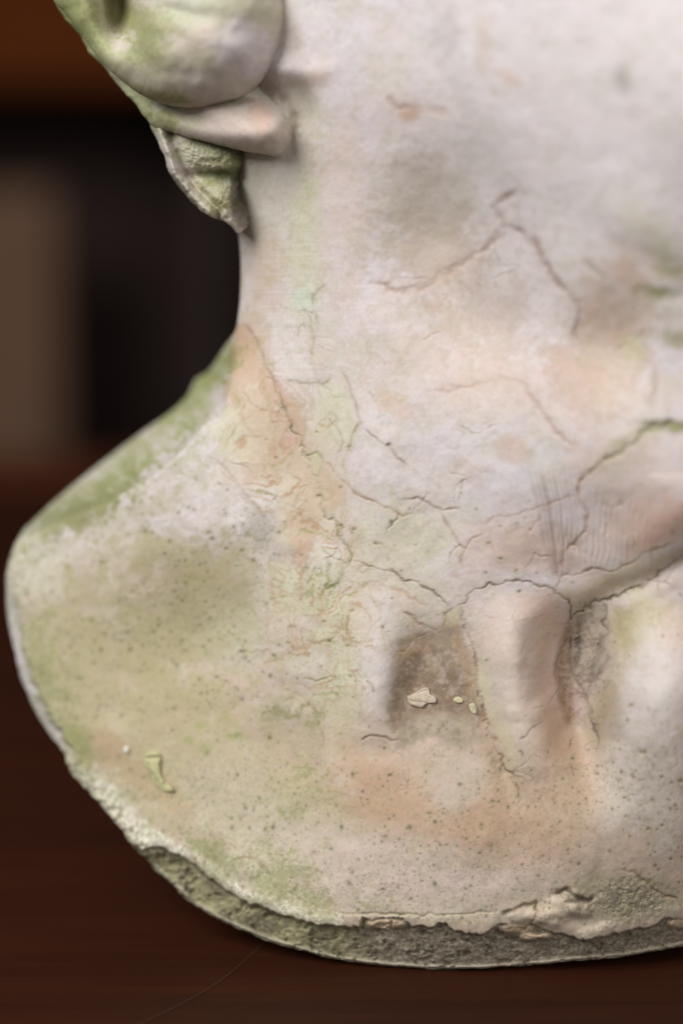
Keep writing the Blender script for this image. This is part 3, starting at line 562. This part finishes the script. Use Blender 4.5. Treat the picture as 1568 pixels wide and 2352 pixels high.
def p1_hollow(X, Y):
    xa = np.interp(Y, [1380, 1450, 1550, 1650, 1740], [962, 925, 910, 902, 898])+fbm(X, Y, 70, 2, 55)*7
    return -38*sst(-48, 50, X-xa)*(1-sst(25, 185, X-xa))*sst(1370, 1580, Y)*(1-sst(1590, 1770, Y))
def torso_front(X, Y, d, dep, col, pore, grit):
    H = tps_eval(TF, X, Y)
    # ridges, hollows
    def ridge(L, w, h, f0=.12, f1=.75):
        i = local(X, Y, L, w*3.2); dd, f = seg_dist(X[i], Y[i], L)
        H[i] += h*np.exp(-(dd/w)**2)*sst(0, f0, f+.02)*(1-sst(f1, 1, f))
    ridge([(855,1340),(862,1450),(855,1560),(845,1680),(835,1740)], 70, 24, .5, .6)
    H += p1_hollow(X, Y)
    ridge([(1150,1340),(1175,1430),(1200,1540),(1225,1650),(1245,1760),(1255,1860)], 78, 58, .4, .55)
    xb = np.interp(Y, [1360, 1410, 1470, 1560, 1660, 1760, 1850], [1325, 1303, 1284, 1274, 1292, 1330, 1350])+fbm(X, Y, 60, 2, 56)*6
    H -= 98*sst(-130, 26, X-xb)*(1-sst(30, 150, X-xb))*sst(1350, 1500, Y)*(1-sst(1590, 1880, Y))
    H += 95*gau(X, Y, 1545, 1555, 120, 210)
    ridge([(1062,1430),(1088,1530),(1110,1650),(1150,1760),(1190,1850),(1220,1900)], 24, -13, .1, .5)
    ridge([(1300,1640),(1335,1740),(1365,1830),(1390,1920)], 46, -16, .15, .5)
    # fold under the neck over the collar bone
    i = local(X, Y, [(1260,1100),(1750,1500)], 10)
    yl = np.interp(X[i], [1260,1314,1384,1484,1568,1700], [1360,1400,1368,1334,1288,1230])
    k = sst(1270, 1450, X[i]); H[i] += 20*k*np.exp(-((Y[i]-(yl-95))/80.)**2) - 15*k*np.exp(-((Y[i]-yl)/26.)**2)
    # soft hollows of the throat
    H += -52*gau(X, Y, 985, 520, 140, 210, -8) - 28*gau(X, Y, 1120, 740, 110, 110, 0) - 45*gau(X, Y, 1390, 800, 110, 110)
    H += 22*gau(X, Y, 860, 1050, 90, 160, -20)
    H += -26*gau(X, Y, 670, 1690, 80, 80) - 40*gau(X, Y, 400, 1450, 190, 150)
    H += -3*gau(X, Y, 1545, 680, 60, 16, 10) - 4*gau(X, Y, 1510, 980, 60, 14, 3) - 4*gau(X, Y, 1490, 600, 180, 34, 30) + 8*gau(X, Y, 1500, 510, 200, 70, 32)
    H += 34*gau(X, Y, 640, 160, 44, 32) + 7*gau(X, Y, 725, 168, 46, 22, -15) - 18*gau(X, Y, 700, 235, 34, 60, -20)
    # throat/nape edge in front of the receding shoulder
    xe = np.interp(Y, NY, NX)
    st = (1-sst(-44, 8, X-xe))*sst(700, 745, Y)*(1-sst(880, 985, Y))
    H -= 230*st
    # shoulder top turning away behind its crest
    yc = np.interp(X, CX, CY); up = np.clip(yc-Y, 0, 200)*(X < 530)*sst(-10, 60, 540-X+0*Y)
    H -= up*2.6*sst(0, 35, up)*(1-st*.6)
    # neck is rounder near its outline
    nd = np.clip(X-xe, 0, 260); H -= 90*((1-nd/260)**2)*(1-sst(760, 1000, Y))*sst(300, 600, Y)
    # broken edge: the face ends in a ragged lip, below it the rough cast
    jl = fbm(X, Y*0+3, 26, 4, 71)*5 + vnoise(X/7, Y/20, 5)*1.5
    yl = np.interp(X, LX, LY)+jl; below = sst(-1.5, 4.0, Y-yl)
    H += (5+3*fbm(X, Y, 50, 2, 73)+6*(1-sst(700, 900, X)))*np.exp(-((Y-(yl-16))/20.)**2)*(X > 350)
    xs = np.arange(-200, 2600, 10.); ys = np.convolve(np.pad(np.interp(xs, LX, LY), 6, 'edge'), np.ones(13)/13, 'valid')
    z = np.clip(Y-yl, 0, 150); z2 = np.clip(Y-np.interp(X, xs, ys), 0, 150)
    cut = below*(X > 300)
    grain = fbm(X, Y, 9, 4, 500)
    H -= cut*(20+z2*.42); H += cut*sst(3, 12, z)*(grain*2.2 + 5*fbm(X, Y, 30, 3, 505) - 9*sst(.35, .6, fbm(X, Y, 16, 3, 506)))
    # thin cast line on the very bottom
    base = np.exp(-((d-4)/4.5)**2)*(Y > 1985)*(X > 320)
    H += base*10
    g = cut*sst(760, 900, X)*.65 + cut*.35; g = np.clip(g, 0, 1)*(1-base)
    gl = gau(X, Y, 1440, 2065, 95, 52, 0, 1.5)*.75*(1-cut); g = np.clip(g+gl*sst(-.4, .3, grain+.3), 0, 1)
    H += gl*grain*2.5
    rt = sst(760, 900, X)[:, None]
    cc = lin((158, 154, 112))*(1-rt)+lin((158, 144, 118))*rt
    nn = sst(-.25, .5, fbm(X, Y, 46, 5, 600)+.45*grain)[:, None]*(1-.7*rt)
    cc = cc*(1-nn)+lin((84, 80, 52))*nn
    lw = (sst(45, 85, z)*(.5+.5*fbm(X, Y, 40, 3, 620)))[:, None]*.6*(1-.6*rt)
    cc = cc*(1-lw)+lin((158, 156, 116))*lw
    a = (cut*.9)[:, None]; col = col*(1-a)+cc*a
    a = (base*.75)[:, None]; col = col*(1-a)+lin((176, 168, 152))*a
    for (fx, fy, frx, fry) in ((885,2122,48,13),(1185,2133,42,13),(1215,2152,26,9),(1250,2150,16,8),(1560,2122,30,12)):   # lumps left on the cut
        q = gau(X, Y, fx, fy, frx, fry, 0, 2)*cut; H += q*22; a = (q*.85)[:, None]; g = g*(1-q); col = col*(1-a)+lin((188, 164, 138))*a
    for (fx, fy, fr, fh) in ((1312,2058,20,16),(1290,2085,34,14),(1330,2090,26,14),(1235,2105,26,12),(1265,2110,30,12),(1190,2105,22,8),(560,1990,44,10),(1360,2150,28,10),(1390,2135,22,8),(1180,1990,0.1,0)):
        H += fh*gau(X, Y, fx+4*grain, fy, fr, fr*.7, 10, 2.0)
    # crumbling pale edge along the lower left
    cr = np.exp(-(np.clip(d-18, 0, 99)/22.)**2)*sst(1700, 1760, Y)*(1-sst(1955, 2000, Y))
    H += cr*(fbm(X, Y, 14, 3, 801)*9+8)
    # side rim of the shoulder, painted paler as its lit cut face
    rim = (1-sst(12, 30, d+fbm(X, Y, 20, 3, 802)*6))*sst(1300, 1420, Y)*(1-sst(1690, 1760, Y))*(X < 200)
    H -= rim*22; a = (rim*.8)[:, None]; col = col*(1-a)+lin((204, 198, 200))*a
    H += fbm(X, Y, 120, 3, 31)*(1.2+2.8*sst(700, 1200, Y)) + fbm(X, Y, 40, 3, 32)*.9 + fbm(X, Y, 10, 2, 33)*.2
    H += dep
    return H, col, pore*(1-cut), g
def torso_edge(X, Y):
    r = np.interp(Y, [-500, 560, 740, 775, 900, 1200, 1300, 1700, 1960, 2200], [140, 90, 60, 60, 70, 60, 30, 24, 12, 8])
    return np.where(X > 1600, 140, r)
vis = lambda P: (P[:, 0] < 1600) & (P[:, 1] > -60)
torso = solid('torso', LEFT+RIGHT, ((1640,-250),(1640,1250)), torso_front, torso_edge, -950, PLASTER, 560, 2.9, 16, vis, jitter=4)

# ------------------------------------------------------------------ hair
def flat_front(fn, rg=6):
    def f(X, Y, d, dep, col, pore, grit):
        H = fn(X, Y, d)+fbm(X, Y, 60, 2, 41)*rg+fbm(X, Y, 16, 3, 42)*.6
        return H, col, pore, grit
    return f
def lock_h(X, Y, d):
    return 34*gau(X, Y, 640, 290, 50, 50)+60+.40*(X-355)+70*gau(X, Y, 560, 300, 130, 60, 12)-10*0 - 40*gau(X, Y, 380, 235, 130, 22, 25)
def curl_h(X, Y, d):
    H = 235+.32*(X-400)+90*gau(X, Y, 520, 60, 190, 190)-140*gau(X, Y, 272, 20, 46, 76, 0, 1.1)+22*gau(X, Y, 220, 60, 40, 140, -20)
    H += -20*gau(X, Y, 420, 30, 70, 20, 10)
    return H
def tuft_h(X, Y, d):
    H = 10+.12*(X-400)-1.6*np.clip(X-530,0,200)+35*gau(X, Y, 480, 350, 110, 40, 15)+32*gau(X, Y, 500, 460, 34, 34)-34*gau(X, Y, 500, 402, 70, 12, 2)-40*gau(X, Y, 560, 430, 18, 60, 12)
    dl, f = seg_dist(X, Y, [(365,290),(385,350),(402,400),(440,450),(480,490)]); H += 14*np.exp(-(dl/8.)**2)-26*np.exp(-((dl-22)/9.)**2)
    return H+fbm(X, Y, 12, 3, 44)*4
lock = solid('hair_lock', [(125,0),(150,42),(185,82),(205,120),(240,155),(270,195),(305,235),(355,290),(420,312),(500,334),(600,354),(645,360),(672,336),(684,290),(668,238),(610,190),(560,60),(400,-150),(150,-170),(95,-80)],
 ((430,200),(430,202)), flat_front(lock_h), lambda X, Y: 62+np.clip(X-560, 0, 200)*.5, -260, PLASTER, 130, 3.2, hair=True, jitter=3)
curl = solid('hair_curl', [(118,-10),(150,30),(185,75),(215,118),(262,170),(320,215),(380,240),(440,248),(500,244),(560,222),(605,182),(634,130),(655,60),(668,-20),(680,-150),(620,-320),(450,-420),(250,-400),(110,-280),(85,-120)],
 ((400,-60),(400,-58)), flat_front(curl_h), lambda X, Y: np.clip(60+(X-120)*.35, 60, 190), -150, PLASTER, 190, 3.2, hair=True, jitter=.8)
tuft = solid('hair_tuft', [(352,280),(362,322),(376,356),(388,392),(404,420),(430,452),(460,482),(490,499),(512,506),(530,518),(546,534),(570,520),(600,480),(612,430),(625,390),(640,350),(560,300),(440,270)],
 ((500,400),(500,402)), flat_front(tuft_h, 3), lambda X, Y: np.full(X.shape, 22.), -200, PLASTER, 100, 2.6, hair=True, jitter=3)

# small raised lumps of plaster
def lump(name, outline, spine, lift, edge, colr, label=None):
    def f(X, Y, d, dep, col, pore, grit):
        H = torso_front(X, Y, d*0+200, dep*0, col, pore, grit)[0]
        c = lin(colr)*(1+.12*fbm(X, Y, 14, 3, 71))[:, None]
        return H+lift+fbm(X, Y, 12, 3, 5)*1.5, c, pore*0, grit*0
    o = solid(name, outline, spine, f, lambda X, Y: np.full(X.shape, float(edge)), -400, PLASTER, 16, 2.4, jitter=1)
    if label: o['label'] = label
    return o
lumps = [
 lump('plaster_drip', [(330,1742),(338,1728),(354,1724),(368,1730),(371,1745),(368,1765),(374,1785),(388,1800),(400,1812),(396,1820),(378,1818),(360,1806),(350,1788),(342,1768),(332,1756)], ((352,1742),(366,1796)), 15, 13, (178, 174, 132), 'greenish drip of plaster shaped like a comma'),
 lump('plaster_lump', [(283,1720),(288,1713),(296,1714),(299,1722),(294,1730),(286,1729)], ((290,1721),(291,1723)), 8, 6, (206, 202, 188), 'tiny round white lump'),
 lump('plaster_flake', [(934,1600),(950,1592),(966,1582),(982,1580),(986,1594),(1000,1602),(1000,1614),(980,1616),(968,1626),(950,1622),(938,1614)], ((960,1604),(975,1606)), 9, 5, (184, 168, 148), 'pale ragged flake in the hollow'),
 lump('plaster_flake', [(1040,1606),(1050,1600),(1062,1606),(1060,1614),(1046,1614)], ((1050,1607),(1052,1609)), 7, 5, (190, 184, 146)),
 lump('plaster_flake', [(1076,1620),(1086,1615),(1094,1624),(1092,1640),(1082,1636)], ((1085,1622),(1086,1630)), 7, 5, (192, 188, 156)),
]
bust = bpy.data.objects.new('bust', None); C.objects.link(bust); bust.location = (.02, .44, 0)
bpy.context.view_layer.update()
bust['label'] = 'weathered white plaster bust with green algae stains, cracked neck and shoulder, on the dark table'; bust['category'] = 'bust'
for o in [torso, lock, curl, tuft]+lumps:
    o.parent = bust; o.matrix_parent_inverse = bust.matrix_world.inverted()

# ------------------------------------------------------------------ table and room
def box_mesh(name, x0, x1, y0, y1, z0, z1, bev=.003):
    import bmesh
    bm = bmesh.new(); bmesh.ops.create_cube(bm, size=1)
    for v in bm.verts: v.co = ((x0+x1)/2+v.co.x*(x1-x0), (y0+y1)/2+v.co.y*(y1-y0), (z0+z1)/2+v.co.z*(z1-z0))
    if bev: bmesh.ops.bevel(bm, geom=list(bm.edges), offset=bev, segments=3, affect='EDGES', profile=.6)
    me = bpy.data.meshes.new(name); bm.to_mesh(me); bm.free(); return me
def add(name, me, mat, parent=None, **props):
    me.materials.append(mat); o = bpy.data.objects.new(name, me); C.objects.link(o)
    if parent: o.parent = parent; o.matrix_parent_inverse = parent.matrix_world.inverted()
    for k, v in props.items(): o[k] = v
    return o
def wood(name, dark, light, rough=.4, scale=1.0, rot=0.0, spec=.5):
    m, nt, b = new_mat(name); L = nt.links
    mp = node(nt, 'ShaderNodeMapping'); L.new(node(nt, 'ShaderNodeTexCoord').outputs['Object'], mp.inputs[0])
    mp.inputs['Scale'].default_value = (5*scale, 55*scale, 55*scale); mp.inputs['Rotation'].default_value = (0, 0, rot)
    n1 = noise(nt, mp.outputs[0], 1.0, 7, .62, .6); n2 = noise(nt, mp.outputs[0], 9.0, 4, .6, .2)
    f = math_(nt, 'ADD', math_(nt, 'MULTIPLY', n1, .75), math_(nt, 'MULTIPLY', n2, .25))
    L.new(ramp(nt, f, [(.32, tuple(dark)), (.52, tuple((np.array(dark)+np.array(light))/2)), (.7, tuple(light))]), b.inputs['Base Color'])
    b.inputs['Roughness'].default_value = rough; b.inputs['Specular IOR Level'].default_value = spec
    bp = node(nt, 'ShaderNodeBump'); L.new(n2, bp.inputs['Height']); bp.inputs['Distance'].default_value = .0004; bp.inputs['Strength'].default_value = .25
    L.new(bp.outputs[0], b.inputs['Normal'])
    return m
tb = bpy.data.objects.new('wooden_table', None); C.objects.link(tb); tb.location = (0, .45, 0)
tb['label'] = 'dark reddish brown wooden table top under the plaster bust'; tb['category'] = 'table'
W1 = wood('dark_mahogany', lin((38, 19, 11)), lin((64, 30, 15)), .5, .7, R_(-12), .10)
W2 = wood('mahogany_edge', lin((74, 36, 18)), lin((96, 46, 24)), .5, 1.0, R_(-8), .2)
bpy.context.view_layer.update()
add('table_top', box_mesh('table_top', -1.0, 1.2, -.55, 1.12, -.028, 0, .004), W1, tb).rotation_euler = (0, 0, R_(-0))
add('edge_moulding', box_mesh('edge_moulding', -1.0, 1.2, 1.122, 1.235, -.034, .001, .006), W2, tb)
for x, y in ((-.93, 1.1), (1.13, 1.1), (-.93, -.48), (1.13, -.48)):
    add('leg', box_mesh('leg', x-.03, x+.03, y-.03, y+.03, -.74, -.035, .004), W2, tb)

def plain(name, c, rough=.8):
    m, nt, b = new_mat(name); pos = node(nt, 'ShaderNodeTexCoord').outputs['Object']
    n = noise(nt, pos, 7, 5, .6); c = lin(c)
    nt.links.new(mixc(nt, ramp(nt, n, [(.3, 0), (.7, 1)]), tuple(c*.85), tuple(c*1.12)), b.inputs['Base Color']); b.inputs['Roughness'].default_value = rough
    return m
add('floor', box_mesh('floor', -3, 3, -2, 3.2, -.80, -.74, 0), wood('floor_boards', lin((40, 28, 20)), lin((70, 50, 34)), .6, .4), kind='structure')
add('wall', box_mesh('wall', -3, 3, 3.2, 3.3, -.80, 2.2, 0), plain('wall_paint', (62, 44, 36)), kind='structure')
def wp(X, Y, p): return world(float(X), float(Y), (D0-p)*1e4)
cb = bpy.data.objects.new('cabinet', None); C.objects.link(cb); cb.location = (-.6, 2.35, -.74); bpy.context.view_layer.update()
cb['label'] = 'dark wooden cabinet with orange brown top panel, out of focus behind the table'; cb['category'] = 'cabinet'
a = wp(-900, 205, 2.2); b_ = wp(520, 215, 2.2); c_ = wp(138, 430, 2.2)
add('top_panel', box_mesh('top_panel', a[0], b_[0], 2.15, 2.6, a[2], a[2]+.34, .006), wood('orange_oak', lin((92, 46, 16)), lin((114, 58, 24)), .85, .5, 0, .08), cb)
add('back_panel', box_mesh('back_panel', a[0], b_[0], 2.55, 2.58, -.70, a[2]-.002, 0), plain('dark_board', (60, 40, 34)), cb)
add('side_panel', box_mesh('side_panel', a[0]+.02, c_[0], 2.2, 2.24, -.70, c_[2], .004), plain('taupe_board', (124, 92, 68)), cb)
add('side_panel', box_mesh('side_panel', b_[0]-.03, b_[0], 2.2, 2.54, -.70, a[2]-.002, .003), plain('brown_board', (54, 38, 30)), cb)
# a fine pale fibre lying on the table
def on_table(X, Y):
    p = HC/((Y-1176)/FOC*math.cos(TH)+math.sin(TH)); return Vector(((X-784)/FOC*p, p*math.cos(TH)-(Y-1176)/FOC*p*math.sin(TH), .0005))
import bmesh
pts = [on_table(x, y) for x, y in catmull([(640, 2120), (606, 2168), (570, 2203), (520, 2246), (470, 2280), (420, 2308), (360, 2338), (280, 2375)], 14, False)]
bm = bmesh.new(); rings = []
for k, p in enumerate(pts):
    d = (pts[min(k+1, len(pts)-1)]-pts[max(k-1, 0)]).normalized(); n_ = Vector((-d.y, d.x, 0)); rr = .00006
    rings.append([bm.verts.new(p+n_*rr*math.cos(q*math.pi/3)+Vector((0, 0, 1))*rr*math.sin(q*math.pi/3)) for q in range(6)])
for r0, r1 in zip(rings, rings[1:]):
    for q in range(6): bm.faces.new((r0[q], r0[(q+1) % 6], r1[(q+1) % 6], r1[q]))
me = bpy.data.meshes.new('fibre'); bm.to_mesh(me); bm.free()
add('fibre', me, plain('grey_thread', (70, 54, 46)), label='fine grey fibre lying in a curve on the table in front of the bust', category='fibre')
